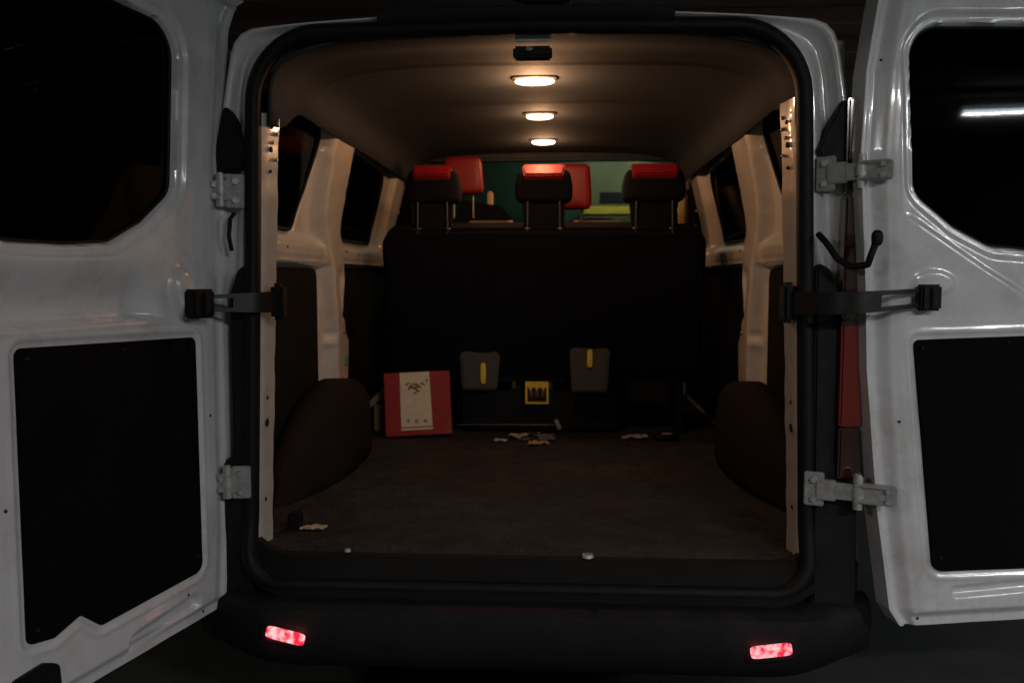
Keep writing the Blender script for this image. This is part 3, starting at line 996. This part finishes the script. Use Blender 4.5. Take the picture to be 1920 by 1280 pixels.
# --- side walls with windows and pillars
def make_wall(sx):
    y0, y1, z0, z1 = 0.10, 3.30, 0.60, 2.02
    nu, nv = 330, 150
    U, Z = np.meshgrid(np.linspace(y0, y1, nu), np.linspace(z0, z1, nv), indexing='ij')
    W1 = rpoly([(0.30, 1.560, 0.04), (0.77, 1.560, 0.06), (0.85, 1.70, 0.06), (0.93, 1.955, 0.05), (0.30, 1.955, 0.05)], 6)
    W2 = rpoly([(1.26, 1.550, 0.04), (2.02, 1.555, 0.05), (2.08, 1.70, 0.1), (2.08, 1.900, 0.06), (1.32, 1.925, 0.05), (1.25, 1.90, 0.05)], 6)
    W3 = rpoly([(2.62, 1.57, 0.05), (3.15, 1.57, 0.05), (3.05, 1.88, 0.05), (2.66, 1.90, 0.05)], 6)
    B1 = rpoly([(0.16, 0.64, 0.02), (1.09, 0.64, 0.02), (1.09, 1.425, 0.05), (0.16, 1.425, 0.02)], 5)
    B2 = rpoly([(1.420, 0.64, 0.02), (3.2, 0.64, 0.02), (3.2, 1.428, 0.02), (1.390, 1.428, 0.03)], 5)
    H = np.zeros(U.shape)
    wins = [W1, W2, W3]
    ds = [sdf(q, U, Z) for q in wins]
    # beam under the windows
    beam_h = 0.038 * ss((Z - 1.425) / 0.022) * (1 - ss((Z - 1.50) / 0.055)) - 0.008 * np.exp(-((Z - 1.455) / 0.008) ** 2)
    # main pillar, narrower and stepped below the beam
    c1 = np.interp(Z, [0.9, 1.10, 1.18, 1.43, 1.62, 1.85, 2.0], [1.25, 1.27, 1.24, 1.22, 1.14, 1.08, 1.08])
    hwid = np.interp(Z, [0.9, 1.12, 1.16, 1.22, 1.43, 1.62, 1.85, 2.0], [0.105, 0.125, 0.09, 0.090, 0.115, 0.150, 0.165, 0.160])
    pil_h = 0.055 * (1 - ss((np.abs(U - c1) - hwid + 0.035) / 0.05))
    H += np.maximum(beam_h, pil_h)
    H -= 0.014 * (1 - ss((np.abs(U - c1 - 0.03) - 0.028) / 0.016)) * ss((1.43 - Z) / 0.05) * ss((Z - 1.20) / 0.04)
    # second pillar
    H += 0.035 * (1 - ss((np.abs(U - 2.33) - 0.10) / 0.05)) * ss((Z - 1.40) / 0.05)
    for d_ in ds:
        H -= 0.020 * (1 - ss((d_ - 0.002) / 0.016))
    b1, b2 = sdf(B1, U, Z), sdf(B2, U, Z)
    for d_ in (b1, b2):
        H -= 0.016 * (1 - ss((d_ - 0.0) / 0.014))
    H += 0.0012 * np.sin(U * 23 + 3 * np.sin(Z * 11)) * np.sin(Z * 19)
    tum = lambda z: 0.078 * ss((z - 1.55) / 0.45)
    fn = lambda u, v, h: np.stack([sx * (0.885 - tum(v) - h), u + 0 * v, v + 0 * u], -1)
    dmin = np.minimum.reduce(ds)
    fd = 0.25 * (dmin[:-1, :-1] + dmin[1:, :-1] + dmin[:-1, 1:] + dmin[1:, 1:])
    wl = slab("side_wall", U, Z, H, fd > -0.012, fn, -0.035, M["paint_in"], van)
    fp = lambda a, b_, h: (sx * (0.885 - float(tum(np.array(b_))) - h), a, b_)
    for q in wins:
        pn = prism("window_pane", offset(q, 0.006), fp, -0.010, -0.015, M["glass"], wl)
        path = offset(resample(q, 90), 0.001)
        path3 = np.array([fp(a, b_, -0.006) for a, b_ in path])
        sweep("window_gasket", path3, [(0.006, 0.004), (0.002, 0.007), (-0.004, 0.006), (-0.007, 0.0), (-0.006, -0.006), (0.004, -0.006)], M["rubber"], wl, up=(sx * -1.0, 0, 0))
    for q in (B1, B2):
        prism("lower_panel", offset(q, -0.002), fp, -0.004, -0.012, M["wallboard"], wl, bev=0.001)
    return wl, fp
wallL, fpL = make_wall(-1)
wallR, fpR = make_wall(1)
for sx, wl, fpq in ((-1, wallL, fpL), (1, wallR, fpR)):
    for y in (0.42, 0.60, 1.62, 1.90):
        p0 = fpq(y, 1.492, 0.030); p1 = fpq(y, 1.492, 0.0385)
        v, f = cylv(p0, p1, 0.006, n=12)
        mesh("hole_disc", v, f, M["hole"], wl)  # dark disc painted as the shade of a hole in the beam
# green tape scrap and clips on the left pillar foot
box("tape", (-0.827, 1.30, 1.035), (0.004, 0.05, 0.035), M["leafgreen"], wallL, bev=0.001)
for sx, wl in ((-1, wallL), (1, wallR)):
    for (y, z) in ((1.22, 1.78), (1.30, 1.50), (2.38, 1.74), (2.40, 1.66), (1.26, 1.16)):
        cushion("screw_head", (sx * 0.822 if z < 1.6 else sx * 0.803, y, z), (0.010, 0.016, 0.016), M["metal"], wl, e=1.0, n=6)

# --- outer body sides below and around
for sx in (-1, 1):
    poly = rpoly([(0.05, 0.34, 0.02), (0.05, 0.62, 0), (3.4, 0.62, 0), (4.3, 0.75, 0.1), (4.45, 0.55, 0.1), (4.4, 0.34, 0.05)], 6)
    prism("side_sill", poly, lambda a, b_, h, sx=sx: (sx * h, a, b_), 0.84, 0.905, M["plastic"], van, bev=0.01)
# front cabin: dash, bonnet, windscreen, A posts
box("dashboard", (0, 3.05, 1.36), (1.66, 0.5, 0.38), M["plastic"], van, bev=0.04)
prof = [(3.3, 0.34), (3.3, 1.50), (3.55, 1.42), (4.25, 1.15), (4.45, 0.95), (4.5, 0.5), (4.4, 0.34)]
V = [(-0.90, y, z) for y, z in prof] + [(0.90, y, z) for y, z in prof]
n = len(prof)
F = [tuple(range(n)), tuple(range(2 * n - 1, n - 1, -1))] + [(i, (i + 1) % n, n + (i + 1) % n, n + i) for i in range(n)]
bevel(mesh("bonnet", V, F, M["paint"], van), 0.04, 3)
V = [(-0.78, 2.80, 2.055), (0.78, 2.80, 2.055), (0.84, 3.34, 1.515), (-0.84, 3.34, 1.515)]
V2 = [(a, b_ + 0.006, c_ + 0.006) for a, b_, c_ in V]
F = [(0, 1, 2, 3), (7, 6, 5, 4), (0, 4, 5, 1), (1, 5, 6, 2), (2, 6, 7, 3), (3, 7, 4, 0)]
mesh("windscreen", V + V2, F, M["windscreen"], van)
for sx in (-1, 1):
    a0 = np.array([sx * 0.80, 2.76, 2.06]); a1 = np.array([sx * 0.87, 3.36, 1.50])
    sweep("windscreen_post", [a0, a0 * 0.5 + a1 * 0.5, a1], circ(0.035, 10), M["seatgrey"], van, closed=False, up=(1, 0, 0))
box("windscreen_header", (0, 2.77, 2.085), (1.62, 0.09, 0.05), M["liner"], van, bev=0.015)
# sun visor panels just under the header
# floor pan, wheels
box("floor_pan", (0, 1.6, 0.53), (1.72, 3.1, 0.11), M["plastic"], van, bev=0.01)
for sx in (-1, 1):
    for y in (1.05, 3.85):
        v, f = cylv((sx * 0.72, y, 0.325), (sx * 0.92, y, 0.325), 0.325, n=40)
        wh = mesh("wheel", v, f, M["tyre"], van)
        bevel(wh, 0.03, 3)
        v, f = cylv((sx * 0.915, y, 0.325), (sx * 0.93, y, 0.325), 0.20, n=32)
        mesh("rim", v, f, M["zinc"], wh, smooth=True, autosmooth=40)

# --- wheel arches inside
def arch(sx):
    V, F = [], []
    nu, nt = 40, 24
    y0, y1 = 0.40, 1.72
    for i in range(nu + 1):
        a_ = i / nu
        y = y0 + (y1 - y0) * a_
        # height profile: quick rise, flat top, quick fall
        hh = 0.36 * (math.sin(math.pi * min(1, max(0, a_))) ** 0.42) if 0 < a_ < 1 else 0
        ww = 0.155 * (math.sin(math.pi * a_) ** 0.55) if 0 < a_ < 1 else 0
        for j in range(nt + 1):
            t = math.pi / 2 * j / nt
            x = 0.875 - ww * (math.cos(t) ** 0.38)
            z = 0.60 + hh * 1.05 * (math.sin(t) ** 0.45)
            if i in (0, nu):
                x, z = 0.875, 0.60
            V.append((sx * x, y + 0.02 * math.sin(t), z))
    for i in range(nu):
        for j in range(nt):
            F.append((i * (nt + 1) + j, i * (nt + 1) + j + 1, (i + 1) * (nt + 1) + j + 1, (i + 1) * (nt + 1) + j))
    o = mesh("wheel_arch", V, F, M["arch"], van, smooth=True)
    md = o.modifiers.new("thick", 'SOLIDIFY'); md.thickness = 0.004
    return o
arch(-1); arch(1)

# ------------------------------------------------------------------ rear bench
SB = thing("bench_seat", (0, 1.95, 0.632), "wide black rear bench with three raised headrests, its back toward the open doors", "bench seat")
# backrest: rounded slab leaning
bl0 = np.array([0, 1.83, 0.90]); bl1 = np.array([0, 1.56, 1.595])
upv = (bl1 - bl0); Lb = np.linalg.norm(upv); upv /= Lb
nb_ = np.cross(upv, (1, 0, 0))   # faces to the rear
if nb_[1] > 0: nb_ = -nb_
poly = rpoly([(-0.752, 0, 0.06), (0.752, 0, 0.06), (0.730, Lb, 0.085), (0.30, Lb + 0.010, 0), (-0.30, Lb + 0.010, 0), (-0.730, Lb, 0.085)], 8)
fnb = lambda a, b_, h: tuple(bl0 + np.array([a, 0, 0]) + upv * b_ + nb_ * h)
br = prism("backrest", poly, fnb, 0.0, -0.11, M["seatcloth"], SB, bev=0.018)
# sewn panels on the back of the backrest
for (a0, a1) in ((-0.70, -0.245), (-0.235, 0.235), (0.245, 0.70)):
    prism("back_panel", rpoly([(a0, 0.05, 0.03), (a1, 0.05, 0.03), (a1, Lb - 0.05, 0.04), (a0, Lb - 0.05, 0.04)], 5), fnb, 0.004, -0.004, M["seatcloth"], br, bev=0.003)
cushion("seat_cushion", (0, 2.12, 1.00), (1.48, 0.50, 0.16), M["seatcloth"], SB, e=0.25)
for x in (-0.62, -0.12, 0.30, 0.66):
    fr_ = box("seat_leg", (x, 2.02, 0.78), (0.035, 0.30, 0.30), M["rubber"], SB, bev=0.006)
box("seat_frame", (0, 1.87, 0.905), (1.42, 0.04, 0.045), M["rubber"], SB, bev=0.006)
v, f = cylv((-0.42, 1.84, 0.668), (0.05, 1.84, 0.672), 0.004, n=10)
mesh("front_rail", v, f, M["dullmetal"], SB, smooth=True, autosmooth=40)
v, f = cylv((0.06, 1.83, 0.700), (0.08, 1.83, 0.655), 0.012, n=10)
mesh("rail_lever", v, f, M["zinc"], SB, smooth=True, autosmooth=40)
box("underseat_case", (-0.02, 1.90, 0.74), (0.75, 0.10, 0.19), M["rubber"], SB, bev=0.012)
# headrests
def headrest(xc, w_, parent, y=1.56, zt=1.885, redstr="red"):
    hr = cushion("headrest", (xc, y + 0.078, 1.797), (w_ + 0.075, 0.150, 0.150), M["seatcloth"], parent, e=0.32, n=14,
                 shape=lambda x, y_, z: (x * (1 - 0.10 * max(0, z)), y_, z))
    # red cover on the upper rear face
    poly = rpoly([(-w_ * 0.47, 0, 0.008), (w_ * 0.47, 0, 0.008), (w_ * 0.53, 0.070, 0.018), (-w_ * 0.53, 0.070, 0.018)], 5)
    a = np.array([xc, y - 0.010, 1.834]); b_ = np.array([xc, y + 0.035, 1.888])
    u_ = (b_ - a) / np.linalg.norm(b_ - a); nn = np.cross(u_, (1, 0, 0)); nn = -nn if nn[1] > 0 else nn
    prism("red_cover", poly, lambda p, q, h: tuple(a + np.array([p, 0, 0]) + u_ * q + nn * h), 0.012, -0.055, M[redstr], hr, bev=0.008)
    poly = rpoly([(-w_ * 0.47, 0, 0.01), (w_ * 0.47, 0, 0.01), (w_ * 0.56, 0.20, 0.01), (-w_ * 0.56, 0.20, 0.01)], 4)
    prism("support_shell", poly, lambda p, q, h: (xc + p, y + 0.07 - h, 1.598 + q), -0.01, 0.035, M["seatcloth"], hr, bev=0.006)
    for s_ in (-1, 1):
        px = xc + s_ * w_ * 0.40
        v, f = cylv((px * 1.0, y + 0.020, 1.585), (px - s_ * 0.004, y + 0.022, 1.800), 0.0042, n=10)
        mesh("post", v, f, M["dullmetal"], hr, smooth=True, autosmooth=40)
        cushion("collar", (px, y + 0.02, 1.604), (0.034, 0.026, 0.012), M["dullmetal"], hr, e=0.7, n=8)
    return hr
h1 = headrest(-0.497, 0.172, SB)
h1["label"] = "left headrest with dark red cover"
h2 = headrest(0.005, 0.185, SB)
h2["label"] = "middle headrest with bright red cover"
h3 = headrest(0.497, 0.205, SB, redstr="red")
h3["label"] = "right headrest with dark red cover"
# belt buckle pouches hanging from the backrest
for (xc, z0, z1, tz, tx) in ((-0.298, 0.855, 1.040, (0.885, 0.985), 0.016), (0.222, 0.845, 1.060, (0.965, 1.052), -0.002)):
    poly = rpoly([(-0.085, 0, 0.02), (0.080, 0, 0.02), (0.095, z1 - z0, 0.025), (0.02, z1 - z0 - 0.012, 0.03), (-0.098, z1 - z0, 0.025)], 5)
    po = prism("buckle_pouch", poly, lambda p, q, h: (xc + p, 1.775 - h, z0 + q), 0.0, 0.045, M["grey"], SB, bev=0.012)
    zc_ = (tz[0] + tz[1]) / 2
    cushion("pull_tab", (xc + tx, 1.722, zc_), (0.026, 0.012, tz[1] - tz[0]), M["yellow"], po, e=0.5, n=10)
# yellow framed plate
yl = box("label_plate", (-0.030, 1.812, 0.833), (0.112, 0.010, 0.106), M["hole"], SB, bev=0.002)
for (dx, dz, a_, b_) in ((0, 0.040, 0.112, 0.030), (0, -0.048, 0.112, 0.010), (-0.051, -0.008, 0.010, 0.072), (0.051, -0.008, 0.010, 0.072)):
    box("yellow_edge", (-0.030 + dx, 1.804, 0.833 + dz), (a_, 0.006, b_), M["yellow"], yl, bev=0.001)
for dx in (-0.028, 0.0, 0.028):
    cushion("terminal", (-0.030 + dx, 1.803, 0.828), (0.018, 0.010, 0.034), M["ink"], yl, e=0.6, n=8)
    box("yellow_tooth", (-0.030 + dx * 1.1, 1.8035, 0.852), (0.010, 0.006, 0.012), M["yellow"], yl, bev=0.001)

# ------------------------------------------------------------------ front seats (seen over the bench)
def front_seat(xc, hx0, hx1, hz0, hz1, label, gx0_, gx1_):
    t = thing("front_seat", (xc, 2.30, 0.632), label, "seat", "front seats seen over the bench")
    cushion("backrest", (xc, 2.28, 1.30), (0.50, 0.13, 0.80), M["seatcloth"], t, e=0.38, n=16,
            shape=lambda x, y, z: (x * (1 - 0.35 * max(0, z) ** 3), y, z))
    cushion("seat_cushion", (xc, 2.50, 0.98), (0.50, 0.46, 0.16), M["seatcloth"], t, e=0.35)
    cx_ = (hx0 + hx1) / 2
    h = cushion("headrest", (cx_, 2.17, (hz0 + hz1) / 2), (hx1 - hx0, 0.11, hz1 - hz0), M["red"], t, e=0.30, n=14,
                shape=lambda x, y, z: (x * (1 - 0.06 * z), y, z))
    for s_ in (-1, 1):
        v, f = cylv((cx_ + s_ * 0.05, 2.19, hz0 - 0.12), (cx_ + s_ * 0.05, 2.19, hz0 + 0.01), 0.006, n=10)
        mesh("post", v, f, M["metal"], h, smooth=True, autosmooth=40)
    box("seat_pedestal", (xc, 2.48, 0.765), (0.40, 0.36, 0.27), M["plastic"], t, bev=0.01)
    box("lower_back_plate", ((gx0_ + gx1_) / 2, 2.17, 1.60), (gx1_ - gx0_, 0.02, 0.16), M["seatgrey"], t, bev=0.008)
    cushion("latch_knob", (gx0_ if xc > 0 else gx1_, 2.15, 1.672), (0.03, 0.02, 0.016), M["orange"], t, e=0.8, n=8)
    return t
front_seat(-0.40, -0.525, -0.325, 1.815, 2.005, "left front seat with a tall bright red headrest, partly behind the left bench headrest", -0.40, -0.18)
front_seat(0.24, 0.035, 0.235, 1.735, 1.965, "right front seat with red headrest peeping past the middle bench headrest", 0.16, 0.39)
box("belt_guide", (-0.292, 2.27, 1.79), (0.03, 0.03, 0.10), M["orange"], van, bev=0.008)
box("belt_guide", (0.72, 2.34, 1.70), (0.035, 0.03, 0.24), M["orange"], van, bev=0.008)
prism("belt_shroud", rpoly([(-0.16, 0, 0.02), (0.20, 0, 0.02), (0.10, 0.10, 0.02), (-0.10, 0.13, 0.02)], 4),
      lambda p, q, h: (-0.34 + p, 2.24 - h, 1.66 + q), 0, 0.03, M["seatcloth"], van, bev=0.006)

# ------------------------------------------------------------------ things lying in the van
# red box leaning on the bench
rbl = Vector((-0.585, 1.70, 0.633))
rb = thing("gift_box", rbl, "red cardboard box with a cream printed band leaning on the black bench", "box")
roll = math.radians(2.6); lean = math.radians(9)
ux = np.array([math.cos(roll), 0.10, math.sin(roll)]); ux /= np.linalg.norm(ux)
uz0 = np.array([-math.sin(roll), math.sin(lean), math.cos(lean)])
uy = np.cross(uz0, ux); uy /= np.linalg.norm(uy)
uz = np.cross(ux, uy)
Bw, Bh, Bd = 0.312, 0.300, 0.085
bc = np.array(rbl) + uz * (Bh / 2 + 0.004) + uy * 0.03 + np.array([0, 0, 0.004])
P_ = lambda a, b_, h: tuple(bc + ux * a + uz * b_ - uy * (Bd / 2 + h))
box("carton", bc, (Bw, Bd, Bh), M["cardboard_red"], rb, ax=[ux, uy, uz], bev=0.003)
prism("cream_band", [(-0.082, -0.108), (0.066, -0.108), (0.060, 0.149), (-0.080, 0.149)], P_, 0.0, 0.0015, M["cream"], rb)
prism("cream_rule", [(-0.083, -0.124), (0.068, -0.124), (0.068, -0.114), (-0.083, -0.114)], P_, 0.0, 0.0015, M["cream"], rb)
prism("band_shade", [(-0.083, -0.114), (0.068, -0.114), (0.067, -0.108), (-0.083, -0.108)], P_, 0.0, 0.001, M["ink_red"], rb)
def blob(a, b_, ra, rb_, ang, m, nm):
    pts_ = []
    for i in range(14):
        t = 2 * math.pi * i / 14
        r = 1 + 0.25 * math.sin(3 * t + a * 90) + 0.15 * math.sin(5 * t + b_ * 50)
        x, y = ra * r * math.cos(t), rb_ * r * math.sin(t)
        pts_.append((a + x * math.cos(ang) - y * math.sin(ang), b_ + x * math.sin(ang) + y * math.cos(ang)))
    prism(nm, pts_, P_, 0.0014, 0.0022, m, rb)
for (a, b_, ra, rb_, an) in ((-0.030, 0.083, 0.012, 0.006, 0.4), (-0.010, 0.092, 0.016, 0.005, -0.1), (0.010, 0.080, 0.012, 0.007, -0.5), (-0.045, 0.095, 0.012, 0.004, 0.7),
                            (0.026, 0.092, 0.012, 0.005, -0.5), (-0.012, 0.075, 0.016, 0.008, 0.1), (-0.036, 0.074, 0.010, 0.006, 0.6), (0.000, 0.062, 0.012, 0.006, -0.4), (-0.010, 0.050, 0.008, 0.005, 0.2)):
    blob(a, b_, ra, rb_, an, M["ink_red"], "printed_motif")
blob(0.048, 0.108, 0.005, 0.007, 0, M["ink"], "printed_motif")
# three dark printed characters
for k_, xo in enumerate((-0.048, -0.008, 0.032)):
    strokes = [[(0, 0.006, 0.018, 0.003), (0, -0.003, 0.013, 0.003), (0.001, 0.001, 0.003, 0.015)],
               [(-0.006, 0, 0.003, 0.018), (0.006, 0, 0.003, 0.018), (0, 0.007, 0.014, 0.003), (0, -0.001, 0.012, 0.003), (0, -0.008, 0.014, 0.003)],
               [(0, 0.006, 0.003, 0.010), (0, -0.001, 0.018, 0.004), (0.004, -0.006, 0.014, 0.003), (-0.005, -0.003, 0.004, 0.009)]][k_]
    bx = []
    for (a, b_, s1, s2) in strokes:
        p = np.array(P_(xo + a, -0.082 + b_, 0.0020))
        bx.append(boxv(p, (s1, 0.0012, s2), [ux, uy, uz]))
    v, f = join(bx)
    mesh("printed_character", v, f, M["ink"], rb)

# tan cardboard strip beside it
cb = thing("cardboard_strip", (-0.775, 1.88, 0.633), "tan cardboard strip slanting up behind the left side of the red box", "cardboard")
prism("strip", [(-0.085, 0.115), (0.045, 0.225), (0.06, 0.290), (0.03, 0.27), (-0.095, 0.140)], lambda a, b_, h: (-0.765 + a, 1.83 + h, 0.633 + b_), 0, 0.006, M["tan"], cb)
box("fold", (-0.78, 1.84, 0.70), (0.10, 0.008, 0.13), M["tan"], cb, bev=0.001)

def scrap(name, x, y, s, m, label, cat, kind="crumple", seed=0, z=0.634):
    rng = random.Random(seed)
    n_ = 9
    V, F = [], []
    for i in range(n_ + 1):
        for j in range(n_ + 1):
            a, b_ = i / n_ - 0.5, j / n_ - 0.5
            th_ = math.atan2(b_, a)
            rr = 0.85 + 0.16 * math.sin(2 * th_ + seed) + 0.10 * math.sin(3 * th_ + 2.3 * seed) + 0.07 * math.sin(7 * th_ + seed)
            sq_ = max(abs(a), abs(b_)) / (math.hypot(a, b_) + 1e-6)
            rr *= 0.4 + 0.6 * sq_
            h = 0.13 * s * (0.5 + 0.5 * math.sin(9 * a + seed) * math.cos(8 * b_ + 2 * seed)) + rng.uniform(0, 0.06) * s
            V.append((x + a * s * rr * 1.25, y + b_ * s * rr * 0.9, z + h))
    N_ = (n_ + 1) ** 2
    V += [(a, b_, c_ - 0.0012) for a, b_, c_ in V]
    for i in range(n_):
        for j in range(n_):
            a = i * (n_ + 1) + j
            q = (a, a + 1, a + n_ + 2, a + n_ + 1)
            F.append(q)
            F.append(tuple(k + N_ for k in reversed(q)))
    border = [i * (n_ + 1) for i in range(n_ + 1)] + [n_ * (n_ + 1) + j for j in range(1, n_ + 1)] + \
             [i * (n_ + 1) + n_ for i in range(n_ - 1, -1, -1)] + [j for j in range(n_ - 1, 0, -1)]
    for i in range(len(border)):
        a, b_ = border[i], border[(i + 1) % len(border)]
        F.append((a, b_, b_ + N_, a + N_))
    o = mesh(name, V, F, m, loc=(x, y, z))
    return tag(o, label, cat, "litter on the van floor")
scrap("paper_scrap", -0.655, 0.20, 0.062, M["paper"], "crumpled yellowish paper scrap by the left door jamb", "paper scrap", seed=1)
for (x, y, rr_) in ((-0.503, 0.012, 0.009), (0.163, 0.004, 0.017)):
    v, f = cylv((x, y, 0.628), (x, y, 0.6355), rr_, rr_ * 0.85, 20)
    fx = mesh("floor_anchor", v, f, M["zinc"], van, smooth=True, autosmooth=40)
    v, f = cylv((x, y, 0.6355), (x, y, 0.638), rr_ * 0.45, rr_ * 0.4, 6)
    mesh("screw_head", v, f, M["metal"], fx)
scrap("paper_scrap", -0.195, 1.62, 0.060, M["whitepaper"], "flat grey-white scrap right of the red box", "paper scrap", seed=4)
scrap("paper_scrap", -0.115, 1.72, 0.095, M["paper"], "crumpled beige wrapper under the yellow framed plate", "wrapper", seed=5)
scrap("paper_scrap", -0.02, 1.55, 0.085, M["tan"], "brown wrapper lying nearest the doors below the yellow framed plate", "wrapper", seed=6)
scrap("paper_scrap", 0.01, 1.74, 0.070, M["seatgrey"], "dull grey wrapper beside the seat rail lever", "wrapper", seed=8)
scrap("paper_scrap", 0.435, 1.72, 0.100, M["whitepaper"], "pale scrap under the right half of the bench", "paper scrap", seed=7)
scrap("foil_scrap", -0.04, 1.79, 0.060, M["metal"], "crumpled silvery foil at the back of the litter pile under the bench", "foil scrap", seed=11)
scrap("cloth_rag", 0.02, 1.66, 0.080, M["bluerag"], "dark blue-grey rag in the litter pile below the yellow plate", "rag", seed=12)
scrap("paper_scrap", -0.085, 1.655, 0.045, M["bluerag"], "small grey-blue scrap in front of the beige wrapper", "paper scrap", seed=13)
bt = thing("work_glove", (0.575, 1.69, 0.634), "dark glove with a pale tag under the right end of the bench", "glove")
cushion("palm", (0.575, 1.69, 0.650), (0.12, 0.07, 0.036), M["rubber"], bt, e=0.8, n=10)
cushion("tag", (0.575, 1.66, 0.668), (0.05, 0.02, 0.006), M["whitepaper"], bt, e=0.6, n=8)
bk = box("black_block", (-0.71, 0.20, 0.66), (0.035, 0.05, 0.05), M["rubber"], bev=0.005, loc=(-0.71, 0.20, 0.634))
tag(bk, "small black floor bracket behind the left jamb next to the paper scrap", "bracket")

# grit and crumbs trodden into the mat
rng = random.Random(21)
V, F = [], []
for _ in range(420):
    x = rng.uniform(-0.70, 0.68); y = 0.02 + rng.random() ** 1.6 * 1.65
    if abs(x) > 0.66 and y > 0.4: continue
    r0 = rng.uniform(0.0012, 0.0038)
    z = 0.6315
    n0 = len(V)
    a0 = rng.uniform(0, 6.28)
    for k in range(4):
        a_ = a0 + k * 1.57 + rng.uniform(-0.4, 0.4)
        V.append((x + r0 * 1.5 * math.cos(a_), y + r0 * math.sin(a_), z))
    V.append((x, y, z + r0 * 0.9))
    F += [(n0, n0 + 1, n0 + 4), (n0 + 1, n0 + 2, n0 + 4), (n0 + 2, n0 + 3, n0 + 4), (n0 + 3, n0, n0 + 4), (n0 + 3, n0 + 2, n0 + 1, n0)]
gr = mesh("floor_grit", V, F, mat("pale_grit", (0.07, 0.06, 0.05), rough=0.9, noise=0.6, nscale=30))
gr["kind"] = "stuff"
gr["label"] = "fine grit and crumbs scattered over the dark van floor"
gr["category"] = "grit"
